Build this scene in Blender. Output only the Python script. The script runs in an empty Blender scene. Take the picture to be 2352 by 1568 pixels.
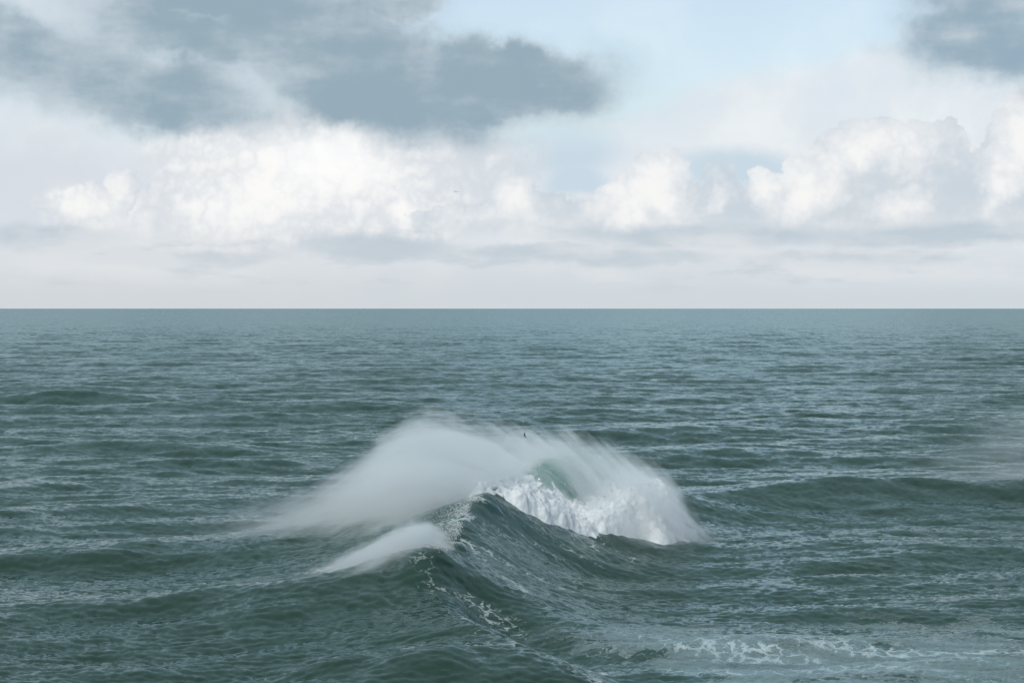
import bpy, math
import numpy as np

# ------------------------------------------------------------------ camera, sky, sun, exposure
S = bpy.context.scene
CAM_H = 45.0            # cliff-top viewpoint, metres above the water
FPX = 5553.0            # focal length in units of a 2352-pixel-wide frame (85 mm lens)
HOR = 707.0             # row of the horizon in that frame

cd = bpy.data.cameras.new('camera')
cd.sensor_width = 36.0
cd.lens = 36.0 * FPX / 2352.0
cd.shift_y = -77.0 / 2352.0
cd.clip_start = 1.0
cd.clip_end = 400000.0
cam = bpy.data.objects.new('camera', cd)
cam.location = (0, 0, CAM_H)
cam.rotation_euler = (math.radians(90), 0, 0)
S.collection.objects.link(cam)
S.camera = cam

SUN_AZ, SUN_EL = math.radians(210), math.radians(38)
sl = bpy.data.lights.new('sun', 'SUN')
sl.energy = 2.0
sl.angle = math.radians(11)
sl.color = (1.0, 0.95, 0.88)
so = bpy.data.objects.new('sun', sl)
so.rotation_euler = (math.radians(90) - SUN_EL, 0, math.pi - SUN_AZ)
so.location = (-300, -100, 300)
S.collection.objects.link(so)

S.view_settings.view_transform = 'Standard'
S.view_settings.look = 'None'
S.view_settings.exposure = 0.0
S.view_settings.gamma = 1.0
S.render.engine = 'CYCLES'
S.cycles.max_bounces = 16
S.cycles.transparent_max_bounces = 96
S.cycles.diffuse_bounces = 3
S.cycles.glossy_bounces = 3
S.cycles.volume_bounces = 12
S.cycles.volume_step_rate = 0.45
S.cycles.use_denoising = True
S.cycles.adaptive_threshold = 0.012


# ------------------------------------------------------------------ node expression helper
class X:
    """A socket (or constant) with arithmetic that writes Math nodes."""
    def __init__(self, nt, s): self.nt, self.s = nt, s
    def m(self, op, *a, clamp=False):
        n = self.nt.nodes.new('ShaderNodeMath'); n.operation = op; n.use_clamp = clamp
        for i, v in enumerate((self,) + a):
            v = v.s if isinstance(v, X) else v
            if isinstance(v, (int, float)): n.inputs[i].default_value = v
            else: self.nt.links.new(v, n.inputs[i])
        return X(self.nt, n.outputs[0])
    def __add__(self, o): return self.m('ADD', o)
    __radd__ = __add__
    def __mul__(self, o): return self.m('MULTIPLY', o)
    __rmul__ = __mul__
    def __sub__(self, o): return self.m('SUBTRACT', o)
    def __rsub__(self, o): return (self * -1.0) + o
    def __truediv__(self, o): return self.m('DIVIDE', o)
    def pow(self, o): return self.m('POWER', o)
    def max(self, o): return self.m('MAXIMUM', o)
    def min(self, o): return self.m('MINIMUM', o)
    def smax(self, o, k): return self.m('SMOOTH_MAX', o, k)
    def abs(self): return self.m('ABSOLUTE')
    def clamp(self): return self.m('ADD', 0.0, clamp=True)
    def ss(self, a, b, lo=0.0, hi=1.0):
        n = self.nt.nodes.new('ShaderNodeMapRange'); n.interpolation_type = 'SMOOTHSTEP'
        self.nt.links.new(self.s, n.inputs[0])
        for i, v in enumerate((a, b, lo, hi)):
            if isinstance(v, X): self.nt.links.new(v.s, n.inputs[1 + i])
            else: n.inputs[1 + i].default_value = v
        return X(self.nt, n.outputs[0])
    def curve(self, pts, lo, hi):
        """piecewise smooth function of self through pts [(x, y)], x in lo..hi"""
        ys = [p[1] for p in pts]; y0, y1 = min(ys), max(ys)
        n = self.nt.nodes.new('ShaderNodeFloatCurve')
        t = (self - lo) / (hi - lo)
        self.nt.links.new(t.clamp().s, n.inputs['Value'])
        c = n.mapping.curves[0]
        q = [((x - lo) / (hi - lo), (y - y0) / (y1 - y0)) for x, y in pts]
        c.points[0].location = q[0]; c.points[1].location = q[-1]
        for p in q[1:-1]: c.points.new(*p)
        n.mapping.update()
        return X(self.nt, n.outputs[0]) * (y1 - y0) + y0

class V:
    def __init__(self, nt, s): self.nt, self.s = nt, s
    def vm(self, op, o=None, scale=None):
        n = self.nt.nodes.new('ShaderNodeVectorMath'); n.operation = op
        self.nt.links.new(self.s, n.inputs[0])
        if o is not None:
            if isinstance(o, V): self.nt.links.new(o.s, n.inputs[1])
            else: n.inputs[1].default_value = o
        if scale is not None:
            if isinstance(scale, X): self.nt.links.new(scale.s, n.inputs['Scale'])
            else: n.inputs['Scale'].default_value = scale
        return n
    def __add__(self, o): return V(self.nt, self.vm('ADD', o).outputs[0])
    def __sub__(self, o): return V(self.nt, self.vm('SUBTRACT', o).outputs[0])
    def __mul__(self, o):
        if isinstance(o, (tuple, V)): return V(self.nt, self.vm('MULTIPLY', o).outputs[0])
        return V(self.nt, self.vm('SCALE', scale=o).outputs[0])
    def length(self): return X(self.nt, self.vm('LENGTH').outputs['Value'])
    def normalize(self): return V(self.nt, self.vm('NORMALIZE').outputs[0])
    def xyz(self):
        n = self.nt.nodes.new('ShaderNodeSeparateXYZ'); self.nt.links.new(self.s, n.inputs[0])
        return [X(self.nt, o) for o in n.outputs]
    def blob(self, cx, cy, rx, ry, rot=0.0):
        if not rot:
            n = self.vm('MULTIPLY_ADD', (1 / rx, 1 / ry, 0.0)); n.inputs[2].default_value = (-cx / rx, -cy / ry, 0.0)
            return 1.0 - V(self.nt, n.outputs[0]).length()
        n = self.nt.nodes.new('ShaderNodeMapping'); n.vector_type = 'TEXTURE'
        self.nt.links.new(self.s, n.inputs[0])
        n.inputs[1].default_value = (cx, cy, 0); n.inputs[2].default_value = (0, 0, math.radians(rot))
        n.inputs[3].default_value = (rx, ry, 1)
        return 1.0 - V(self.nt, n.outputs[0]).length()
    def noise(self, scale, detail=4.0, rough=0.55, color=False, dist=0.0):
        n = self.nt.nodes.new('ShaderNodeTexNoise'); n.noise_dimensions = '3D'
        self.nt.links.new(self.s, n.inputs['Vector'])
        n.inputs['Scale'].default_value = scale; n.inputs['Detail'].default_value = detail
        n.inputs['Roughness'].default_value = rough; n.inputs['Distortion'].default_value = dist
        return V(self.nt, n.outputs['Color']) if color else X(self.nt, n.outputs['Fac'])
    def voronoi(self, scale, feature='F1', detail=0.0, smooth=0.6, rand=1.0, rough=0.5):
        n = self.nt.nodes.new('ShaderNodeTexVoronoi'); n.feature = feature; n.voronoi_dimensions = '3D'
        self.nt.links.new(self.s, n.inputs['Vector'])
        n.inputs['Scale'].default_value = scale
        if 'Detail' in n.inputs: n.inputs['Detail'].default_value = detail
        if 'Roughness' in n.inputs: n.inputs['Roughness'].default_value = rough
        if feature == 'SMOOTH_F1': n.inputs['Smoothness'].default_value = smooth
        n.inputs['Randomness'].default_value = rand
        return X(self.nt, n.outputs['Distance'])

def combine(nt, x, y, z=0.0):
    n = nt.nodes.new('ShaderNodeCombineXYZ')
    for i, v in enumerate((x, y, z)):
        if isinstance(v, X): nt.links.new(v.s, n.inputs[i])
        else: n.inputs[i].default_value = v
    return V(nt, n.outputs[0])

def mixc(nt, fac, a, b):
    n = nt.nodes.new('ShaderNodeMix'); n.data_type = 'RGBA'; n.clamp_factor = True
    for i, v in ((0, fac), (6, a), (7, b)):
        if isinstance(v, (X, V)): nt.links.new(v.s, n.inputs[i])
        elif isinstance(v, (int, float)): n.inputs[i].default_value = v
        else: n.inputs[i].default_value = (*v, 1.0)
    return V(nt, n.outputs[2])

def srgb(r, g, b):
    f = lambda c: (c / 255 / 12.92) if c <= 10 else ((c / 255 + 0.055) / 1.055) ** 2.4
    return (f(r), f(g), f(b))


# ------------------------------------------------------------------ world: Nishita sky behind layers of cloud
W = bpy.data.worlds.new('World'); S.world = W; W.use_nodes = True
nt = W.node_tree; nt.nodes.clear()
sky = nt.nodes.new('ShaderNodeTexSky'); sky.sky_type = 'NISHITA'; sky.sun_disc = False
sky.sun_elevation = SUN_EL; sky.sun_rotation = SUN_AZ
sky.air_density = 1.0; sky.dust_density = 0.35; sky.ozone_density = 2.0
bg_sky = nt.nodes.new('ShaderNodeBackground'); bg_sky.inputs[1].default_value = 0.12
nt.links.new(sky.outputs[0], bg_sky.inputs[0])

tc = nt.nodes.new('ShaderNodeTexCoord')
D = V(nt, tc.outputs['Generated'])                    # world direction
dx, dy, dz = D.xyz()
U = dx.m('ARCTAN2', dy) * 5.553                       # azimuth and elevation, in thousands of frame pixels
Vv = dz.m('ARCSINE') * 5.553
P = combine(nt, U, Vv)
Q = D * 5.553                                         # seam-free coordinates for noise
wl = Q.noise(2.2, 2, 0.5, color=True) - (0.5, 0.5, 0.5)      # broad warp
wf = Q.noise(7.0, 5, 0.62, color=True) - (0.5, 0.5, 0.5)     # ragged warp
wc = Q.noise(17.0, 3, 0.6, color=True) - (0.5, 0.5, 0.5)     # cauliflower warp
billow = (Q.noise(15.0, 3, 0.55) - 0.5).abs() * -4.0 + 0.75       # rounded bumps with creased valleys
flat = Q * (1.0, 1.0, 3.2)
n_strat = flat.noise(2.6, 5, 0.55)
n_mid = Q.noise(4.5, 5, 0.6)
n_low = Q.noise(1.3, 3, 0.5)
n_big = (Q * (1.0, 1.0, 1.8)).noise(0.42, 5, 0.55)

def px(x, y): return ((x - 1176) / 1000.0, (707 - y) / 1000.0)
def pblob(vec, x, y, rx, ry, rot=0.0):
    u, v = px(x, y); return vec.blob(u, v, rx / 1000.0, ry / 1000.0, rot)

inframe = (1.0 - U.abs().ss(1.15, 1.9)) * (1.0 - Vv.ss(0.68, 1.1))     # where the photograph fixes the clouds
outside = 1.0 - inframe
ahead = 1.0

# layer 1: thin bright veil over the blue, with a slanting upper edge
Pl = P + wl * 0.10 + wf * 0.05
ul, vl, _ = Pl.xyz()
edge = ul.curve([(-1.4, 0.9), (-0.5, 0.8), (0.02, 0.50), (0.22, 0.46), (0.45, 0.52), (0.72, 0.60), (0.95, 0.66), (1.4, 0.7)], -1.4, 1.4)
veil = (vl - edge).ss(0.05, -0.06)
veil = veil * inframe + outside * n_big.ss(0.46, 0.75)
veil = veil * (0.80 + 0.35 * n_low).min(1.0)
for bx, by, rx, ry, k in ((1690, 400, 190, 60, 0.22), (1270, 345, 170, 80, 0.25)):
    veil = veil * (1.0 - pblob(Pl, bx, by, rx, ry).ss(0.0, 0.7) * k)

veil_col = mixc(nt, n_mid.ss(0.35, 0.72), srgb(222, 229, 237), srgb(238, 240, 242))

# layer 2: bright cumulus mass, left of centre, and grey haze at far left
Pm = P + wl * 0.16 + wf * 0.14
mass = pblob(Pm, 800, 380, 520, 190).smax(pblob(Pm, 620, 470, 330, 120), 0.1)
mass = mass.smax(pblob(Pm, 250, 480, 190, 90), 0.08).smax(pblob(Pm, 1000, 480, 190, 80), 0.08)
mass_m = (mass + (n_mid - 0.5) * 0.5).ss(-0.02, 0.28)
mass_c = mixc(nt, (n_mid * 0.7 + mass * 0.6 + n_low * 0.5 - billow * 0.40).ss(0.35, 1.1), srgb(214, 221, 228), srgb(251, 250, 249))
grey_l = pblob(Pm, 60, 450, 420, 190).ss(0.0, 0.6) * 0.75
glow = pblob(P, 760, 365, 200, 110).ss(0.0, 1.0)

# layer 3: row of distinct cumulus towers, lit from the upper left
def towers(off):
    Pc = P + wf * 0.075 + wc * 0.075 + (off[0], off[1], 0.0)
    f = None
    for bx, by, rx, ry in ((1183, 465, 62, 95), (1225, 505, 95, 70), (1110, 505, 85, 48), (1310, 510, 80, 55), (1425, 495, 110, 75),
                           (1515, 435, 75, 85), (1465, 460, 80, 70), (1610, 495, 150, 85), (1645, 440, 60, 60), (1755, 440, 48, 60), (1800, 480, 100, 70),
                           (1900, 450, 130, 110), (1990, 370, 150, 105), (2110, 420, 150, 140), (2290, 420, 105, 110), (2360, 370, 130, 150), (2200, 490, 160, 80),
                           (1040, 500, 90, 42), (225, 490, 105, 65), (300, 430, 45, 55)):
        b = pblob(Pc, bx, by, rx, ry) * (min(rx, ry) / 90.0)
        f = b if f is None else f.max(b)
    u0, v0, _ = Pc.xyz()
    base = (v0 - 0.165).ss(0.0, 0.05)
    return f, base
f0, base0 = towers((0, 0))
f1, _ = towers((-0.045, 0.048))
tf = f0 + (0.42 - billow) * 0.16
tow_m = (tf + (n_mid - 0.5) * 0.10).ss(-0.015, 0.075) * base0
Pb = P + wf * 0.10 + wc * 0.05
br = None
for bx, by, rx, ry in ((1180, 455, 80, 105), (1500, 425, 105, 95), (1430, 490, 100, 75), (1105, 500, 110, 50), (1757, 435, 75, 75), (1855, 460, 95, 65),
                       (1985, 345, 150, 90), (2290, 425, 120, 130), (2370, 350, 130, 120), (2080, 480, 130, 50), (225, 485, 110, 75), (300, 430, 60, 60), (1660, 465, 45, 40)):
    b = pblob(Pb, bx, by, rx, ry); br = b if br is None else br.max(b)
lit = (br.ss(-0.6, 1.3) * 0.62 + (f0 - f1) * 0.34 + 0.02 + (0.45 - billow) * 0.30 + (n_mid - 0.5) * 1.5).ss(-0.1, 1.0)
tow_c = mixc(nt, lit.ss(0.0, 0.6), srgb(200, 211, 220), mixc(nt, lit.ss(0.45, 1.0), srgb(228, 232, 236), srgb(250, 249, 247)))

# layer 4: flat shaded bases in a band above the horizon, and low clouds in the haze
Pf = P + wl * 0.05 + wf * 0.05
band = pblob(Pf, 880, 566, 240, 44, -2).max(pblob(Pf, 1620, 545, 420, 36)).max(pblob(Pf, 2150, 545, 420, 34)).max(pblob(Pf, 120, 550, 170, 40)).max(pblob(Pf, 1250, 580, 260, 22))
band = band.max(pblob(Pf, 1420, 595, 300, 24)).max(pblob(Pf, 1950, 600, 300, 26)).max(pblob(Pf, 420, 590, 280, 26))
band_m = (band + (n_strat - 0.5) * 0.9).ss(-0.1, 0.55) * 0.95
band_c = srgb(188, 202, 213)
lowc = n_strat.ss(0.42, 0.62) * Vv.ss(0.03, 0.09) * Vv.ss(0.26, 0.14)

# horizon: grey-white air
hz = Vv.ss(0.23, 0.0)

# layer 5: dark cloud overhead and to the upper right
Pd = P + wl * 0.15 + wf * 0.13
dk = pblob(Pd, 1160, 188, 450, 125, -5).smax(pblob(Pd, 820, 140, 480, 170, -18), 0.12)
dk = dk.smax(pblob(Pd, 330, 230, 380, 100, -6), 0.10).smax(pblob(Pd, 60, 130, 300, 150, -10), 0.08).smax(pblob(Pd, 460, -20, 560, 75, -6), 0.06)
dk = dk.smax(pblob(Pd, 900, -60, 300, 140), 0.06).smax(pblob(Pd, 430, 170, 330, 120, -14), 0.10).smax(pblob(Pd, 900, 215, 460, 95, -3), 0.08)
dk = dk.smax(pblob(Pd, 330, 90, 420, 120, -10), 0.08)
dk = dk - pblob(P + wl * 0.05 + wf * 0.09, 330, 112, 290, 40, -19).ss(-0.7, 0.9) * 0.46
dk = dk - pblob(P + wf * 0.08, 1150, 30, 240, 60, -25).ss(-0.2, 0.5) * 0.22
dk2 = pblob(Pd, 2270, 90, 280, 140, -8).smax(pblob(Pd, 2480, 60, 300, 190), 0.1)
dk2 = dk2.smax(pblob(Pd, 2300, -80, 330, 160), 0.1)
dkf = dk.max(dk2)
dkf = dkf + (n_mid - 0.5) * 0.34
dk_m = dkf.ss(-0.16, U.ss(-0.15, 0.3) * U.ss(0.6, 0.45) * 0.28 + 0.42) * inframe + outside * (n_big - dx * 0.10).ss(0.36, 0.50) * Vv.ss(0.25, 0.6)
dk_deep = (dkf * 0.55 + (n_strat - 0.5) * 2.0 + (n_mid - 0.5) * 1.3 + 0.22).ss(0.0, 0.85)
dk_c = mixc(nt, dk_deep, srgb(192, 205, 214), srgb(147, 170, 184))
dk_c = mixc(nt, outside * 0.8, dk_c, srgb(136, 164, 174))
dk_c = mixc(nt, U.ss(0.6, 1.0) * dk_deep * 0.8, dk_c, srgb(146, 172, 190))

pocket = pblob(Pl, 1690, 400, 200, 70).max(pblob(Pl, 1290, 350, 190, 90)).max(pblob(Pl, 1060, 440, 80, 60)).max(pblob(Pl, 1330, 430, 110, 80)).max(pblob(Pl, 1640, 470, 110, 70)).ss(-0.05, 0.6)
veil_col = mixc(nt, pocket, veil_col, srgb(201, 218, 230))
col = mixc(nt, grey_l, veil_col, srgb(212, 218, 226))
col = mixc(nt, mass_m, col, mass_c)
col = mixc(nt, glow * 0.7, col, srgb(255, 255, 255))
bank = (pblob(Pf, 1300, 500, 330, 60).max(pblob(Pf, 1750, 490, 480, 80)).max(pblob(Pf, 2250, 480, 420, 110)) + (n_mid - 0.5) * 0.6).ss(-0.05, 0.35)
col = mixc(nt, bank * 0.9, col, mixc(nt, n_mid.ss(0.3, 0.7), srgb(206, 216, 224), srgb(238, 239, 240)))
col = mixc(nt, band_m, col, band_c)
col = mixc(nt, tow_m * 0.8, col, tow_c)
col = mixc(nt, hz * 0.9, col, mixc(nt, U.ss(-1.2, 1.2), srgb(207, 212, 216), srgb(205, 214, 220)))
low2 = (flat * (1.0, 1.0, 1.5)).noise(4.5, 4, 0.6)
col = mixc(nt, lowc * 0.75, col, srgb(224, 228, 231))
col = mixc(nt, low2.ss(0.5, 0.72) * Vv.ss(0.02, 0.08) * Vv.ss(0.24, 0.13) * 0.7, col, srgb(194, 205, 214))
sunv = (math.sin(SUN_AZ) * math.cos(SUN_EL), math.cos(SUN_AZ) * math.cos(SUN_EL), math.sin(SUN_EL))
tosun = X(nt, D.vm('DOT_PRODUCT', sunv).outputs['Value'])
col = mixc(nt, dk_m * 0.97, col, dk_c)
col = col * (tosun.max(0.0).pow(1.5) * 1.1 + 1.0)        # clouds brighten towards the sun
solid = mass_m.max(tow_m).max(bank * 0.9).max(band_m).max(dk_m).max(glow * 0.7).max(hz.ss(0.0, 0.6)).max(inframe * Vv.ss(0.52, 0.34)).max(outside * Vv.ss(1.0, 0.4)).max(grey_l).max(lowc * 0.7).max(veil * 0.9).max(inframe * 0.42)
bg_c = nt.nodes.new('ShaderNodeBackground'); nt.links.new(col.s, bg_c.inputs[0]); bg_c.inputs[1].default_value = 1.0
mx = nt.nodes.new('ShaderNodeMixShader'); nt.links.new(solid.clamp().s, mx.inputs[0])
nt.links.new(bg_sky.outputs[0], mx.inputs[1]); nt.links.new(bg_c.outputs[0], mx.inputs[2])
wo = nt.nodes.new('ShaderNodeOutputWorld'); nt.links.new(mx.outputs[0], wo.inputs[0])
W.cycles.sampling_method = 'MANUAL'; W.cycles.sample_map_resolution = 512
#SKYEND

# ------------------------------------------------------------------ shared geometry helpers
def wpt(x, y, h=0.0):
    """frame pixel + height above the water -> world position (meets the level z = h)"""
    d = (CAM_H - h) * FPX / (y - HOR)
    return ((x - 1176) / FPX * d, d, h)

def smooth(a, b, v):
    t = np.clip((v - a) / (b - a), 0, 1); return t * t * (3 - 2 * t)

def link(name, me, mat=None, parent=None):
    o = bpy.data.objects.new(name, me)
    S.collection.objects.link(o)
    if mat: me.materials.append(mat)
    if parent: o.parent = parent
    return o

def np_mesh(name, verts, quads, smooth_shade=True):
    me = bpy.data.meshes.new(name)
    nv, nf = len(verts), len(quads)
    me.vertices.add(nv); me.vertices.foreach_set('co', np.ascontiguousarray(verts, np.float32).ravel())
    me.loops.add(nf * 4); me.loops.foreach_set('vertex_index', np.ascontiguousarray(quads, np.int32).ravel())
    me.polygons.add(nf); me.polygons.foreach_set('loop_start', np.arange(0, nf * 4, 4, dtype=np.int32))
    me.polygons.foreach_set('use_smooth', np.full(nf, smooth_shade))
    me.update(calc_edges=True)
    return me

def attr(me, name, vals):
    a = me.attributes.new(name, 'FLOAT', 'POINT'); a.data.foreach_set('value', np.ascontiguousarray(vals, np.float32))

def new_mat(name):
    m = bpy.data.materials.new(name); m.use_nodes = True
    m.node_tree.nodes.clear()
    out = m.node_tree.nodes.new('ShaderNodeOutputMaterial')
    return m, m.node_tree, out

# ---- wave tiles: random seas built from a directional spectrum, sampled in world space
def wave_tile(L, N, seed, lam0, lam1, power, heading, spread, std):
    """lam0..lam1 wavelengths kept; heading = direction of travel (radians from +x)"""
    rng = np.random.default_rng(seed)
    k1 = np.fft.fftfreq(N, L / N) * 2 * np.pi
    kx, ky = np.meshgrid(k1, k1)
    k = np.hypot(kx, ky); k[0, 0] = 1.0
    lam = 2 * np.pi / k
    a = k ** (-power) * smooth(lam0 * 0.7, lam0 * 1.2, lam) * (1 - smooth(lam1 * 0.75, lam1 * 1.3, lam))
    c = np.cos(np.arctan2(ky, kx) - heading)
    a = a * (np.abs(c) ** spread + 0.04)
    a[0, 0] = 0
    H = a * (rng.normal(size=(N, N)) + 1j * rng.normal(size=(N, N)))
    h = np.fft.ifft2(H).real
    s = std / h.std()
    ddx = np.fft.ifft2(H * (-1j * kx / k)).real * s
    ddy = np.fft.ifft2(H * (-1j * ky / k)).real * s
    return (L, N, np.stack([h * s, ddx, ddy], -1).astype(np.float32))

def sample(tile, x, y):
    L, N, A = tile
    fx = (x / L % 1.0) * N; fy = (y / L % 1.0) * N
    ix = fx.astype(np.int32); iy = fy.astype(np.int32)
    ax = (fx - ix)[..., None].astype(np.float32); ay = (fy - iy)[..., None].astype(np.float32)
    ix %= N; iy %= N; jx = (ix + 1) % N; jy = (iy + 1) % N
    return (A[iy, ix] * (1 - ax) + A[iy, jx] * ax) * (1 - ay) + (A[jy, ix] * (1 - ax) + A[jy, jx] * ax) * ay

R = math.radians
T_SWELL = wave_tile(1900, 1024, 5, 15, 150, 2.3, R(-78), 2.6, 0.92)
T_MED = wave_tile(1130, 1024, 8, 7, 42, 2.3, R(-84), 2.2, 0.26)
T_CHOP = wave_tile(640, 2048, 11, 1.8, 17, 2.0, R(-100), 0.6, 0.18)
T_RIP = wave_tile(131, 1024, 23, 0.5, 3.4, 2.0, R(-110), 0.8, 0.055)
T_RAND = wave_tile(310, 1024, 41, 1.2, 40, 1.9, 0.0, 0.0, 1.0)      # unit noise, used for ragged foam edges
T_STREAK = wave_tile(240, 1024, 43, 0.8, 22, 1.7, R(70), 6.0, 1.0)  # streaky unit noise

# ---- big waves: crest lines with a concave front and a long back
def polyline_field(x, y, pts):
    """nearest point on the line: signed distance (positive to the right of travel), value of h there, arclength"""
    pts = np.array(pts, float)
    best = np.full(x.shape, 1e9); sd = np.zeros(x.shape); hv = np.zeros(x.shape); sv = np.zeros(x.shape); ws = np.zeros(x.shape)
    acc = 0.0
    for (x0, y0, h0), (x1, y1, h1) in zip(pts[:-1], pts[1:]):
        ex, ey = x1 - x0, y1 - y0; L2 = ex * ex + ey * ey; L = math.sqrt(L2)
        t = np.clip(((x - x0) * ex + (y - y0) * ey) / L2, 0, 1)
        qx = x - (x0 + t * ex); qy = y - (y0 + t * ey)
        d = np.hypot(qx, qy)
        side = np.sign(ey * qx - ex * qy)
        m = d < best
        best = np.where(m, d, best); sd = np.where(m, d * side, sd)
        w = L / (d * d + 0.5) ** 3
        hv += w * (h0 + t * (h1 - h0)); ws += w; sv = np.where(m, acc + t * L, sv)
        acc += L
    hv = hv / ws
    for (a, b), cond in (((pts[0], pts[1]), sv <= 1e-6), ((pts[-1], pts[-2]), sv >= acc - 1e-6)):      # fade out past the ends
        e = (b - a)[:2] / np.linalg.norm((b - a)[:2])
        over = np.maximum(-((x - a[0]) * e[0] + (y - a[1]) * e[1]), 0)
        hv = np.where(cond, hv * np.exp(-(over / 6.0) ** 2), hv)
    return sd, hv, sv

def densify(pts, n=8):
    """Catmull-Rom through the points"""
    p = np.array(pts, float); p = np.vstack([2 * p[0] - p[1], p, 2 * p[-1] - p[-2]])
    out = []
    for i in range(1, len(p) - 2):
        for t in np.linspace(0, 1, n, endpoint=False):
            a, b, c, d = p[i - 1:i + 3]
            out.append(0.5 * (2 * b + (c - a) * t + (2 * a - 5 * b + 4 * c - d) * t * t + (3 * b - a - 3 * c + d) * t ** 3))
    out.append(p[-2]); return np.array(out)

MAIN = densify([wpt(420, 1480, 0.0), wpt(560, 1435, 0.8), wpt(700, 1378, 2.6), wpt(832, 1336, 4.6), wpt(935, 1312, 6.0), wpt(1020, 1294, 7.4), wpt(1040, 1240, 8.7),
                wpt(1062, 1180, 10.4), wpt(1100, 1141, 12.0), (1.0, 452, 11.8), (9, 478, 11.6), (19, 500, 9.5), (31, 522, 6.0),
                (50, 548, 4.4), (80, 568, 4.6), (112, 574, 4.2), (135, 572, 4.6), (180, 570, 3.0), (230, 575, 0.0)])
RIDGE2 = densify([wpt(900, 1345, 0.0), wpt(945, 1356, 3.2), wpt(1020, 1402, 4.0), wpt(1105, 1450, 4.0), wpt(1207, 1507, 3.2), wpt(1330, 1560, 2.2), wpt(1500, 1620, 0.0)])
RIDGE2R = RIDGE2[::-1]
RIDGE3 = densify([wpt(600, 1545, 0.0), wpt(720, 1522, 1.5), wpt(810, 1512, 2.4), wpt(910, 1520, 2.2), wpt(1010, 1545, 1.6), wpt(1120, 1580, 0.0)])
RIDGE4 = densify([wpt(1060, 1360, 0.0), wpt(1150, 1390, 1.5), wpt(1270, 1425, 1.7), wpt(1400, 1470, 1.4), wpt(1560, 1488, 1.0), wpt(1800, 1486, 1.2), wpt(2100, 1480, 1.0), wpt(2420, 1476, 0.0)])
LEFT1 = densify([wpt(-150, 905, 0.0), wpt(0, 905, 3.2), wpt(130, 891, 6.6), wpt(240, 896, 5.4), wpt(400, 912, 2.0), wpt(520, 925, 0.0)])
LEFT2 = densify([wpt(-200, 1290, 0.0), wpt(50, 1275, 1.2), wpt(250, 1270, 1.6), wpt(420, 1280, 1.1), wpt(600, 1268, 1.6), wpt(760, 1262, 1.2), wpt(860, 1280, 0.0)])
RIGHT2 = densify([wpt(1560, 1215, 0.0), wpt(1640, 1212, 0.6), wpt(1850, 1228, 0.8), wpt(2050, 1240, 0.7), wpt(2352, 1236, 0.6), wpt(2600, 1240, 0.0)])
LEFT3 = densify([wpt(-100, 1030, 0.0), wpt(120, 1022, 2.2), wpt(320, 1016, 2.0), wpt(560, 1035, 0.8), wpt(640, 1040, 0.0)])
LEFT4 = densify([wpt(400, 1440, 0.0), wpt(560, 1420, 1.4), wpt(740, 1412, 1.6), wpt(860, 1425, 1.0), wpt(960, 1440, 0.0)])

def ridge(x, y, pts, Lf, Lb, trough=0.12, sharp=2.0):
    H = np.zeros(x.shape)
    pa = np.array(pts)
    reach = max(Lf, Lb) * 4
    m = (x > pa[:, 0].min() - reach) & (x < pa[:, 0].max() + reach) & (y > pa[:, 1].min() - reach) & (y < pa[:, 1].max() + reach)
    if not m.any(): return H, None, m
    sd, hv, sv = polyline_field(x[m], y[m], pts)
    hn = hv / 12.0
    sd = np.sign(sd) * (np.sqrt(sd ** 2 + 1.6 ** 2) - 1.6)
    f = np.clip(sd / (Lf * (0.55 + 0.45 * hn ** 0.5)), 0, 3)
    steep = smooth(2.2, 6.0, hv)
    front = np.where(f < 1, (1 - f) ** sharp, 0) * steep + (1 - steep) * np.exp(-(f * 1.7) ** 2) - trough * np.exp(-((f - 1.25) / 0.55) ** 2)
    b = np.clip(-sd / Lb, 0, 6)
    pk = 0.28 * steep
    back = (1 - pk) / (1 + (b * 1.15) ** 2) ** 1.3 + pk * np.exp(-b * 5.0)
    H[m] = hv * np.where(sd >= 0, front, back)
    return H, (sd, hv, sv), m

def big_waves(x, y):
    H, info, m = ridge(x, y, MAIN, 27.0, 30.0)
    for pts, Lf, Lb in ((RIDGE2R, 11.0, 14.0), (RIDGE3, 16.0, 16.0), (RIDGE4, 9.0, 12.0), (LEFT1, 40.0, 34.0), (LEFT2, 18.0, 20.0), (RIGHT2, 16.0, 16.0),
                        (LEFT3, 26.0, 24.0), (LEFT4, 12.0, 13.0)):
        h2, _, _ = ridge(x, y, pts, Lf, Lb, 0.15, 1.7)
        H = H + h2
    return H, info, m

# ---- the sea sheet: one grid, finer near the viewpoint
def sea_rows():
    ys = list(np.geomspace(70, 236, 24))
    while ys[-1] < 150000:
        y = ys[-1]
        ys.append(y + 0.56 * (max(y, 300) / 300.0) ** 1.42)
    return np.array(ys)
rows = sea_rows()
tf_ = np.linspace(-0.245, 0.245, 1000)
tl = -np.geomspace(0.25, 3.0, 18)[::-1]
cols = np.concatenate([tl, tf_, -tl[::-1]])
TT, YY = np.meshgrid(cols, rows)
XX = TT * YY
NR, NC = XX.shape
print('sea grid', NR, NC, NR * NC)

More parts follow.
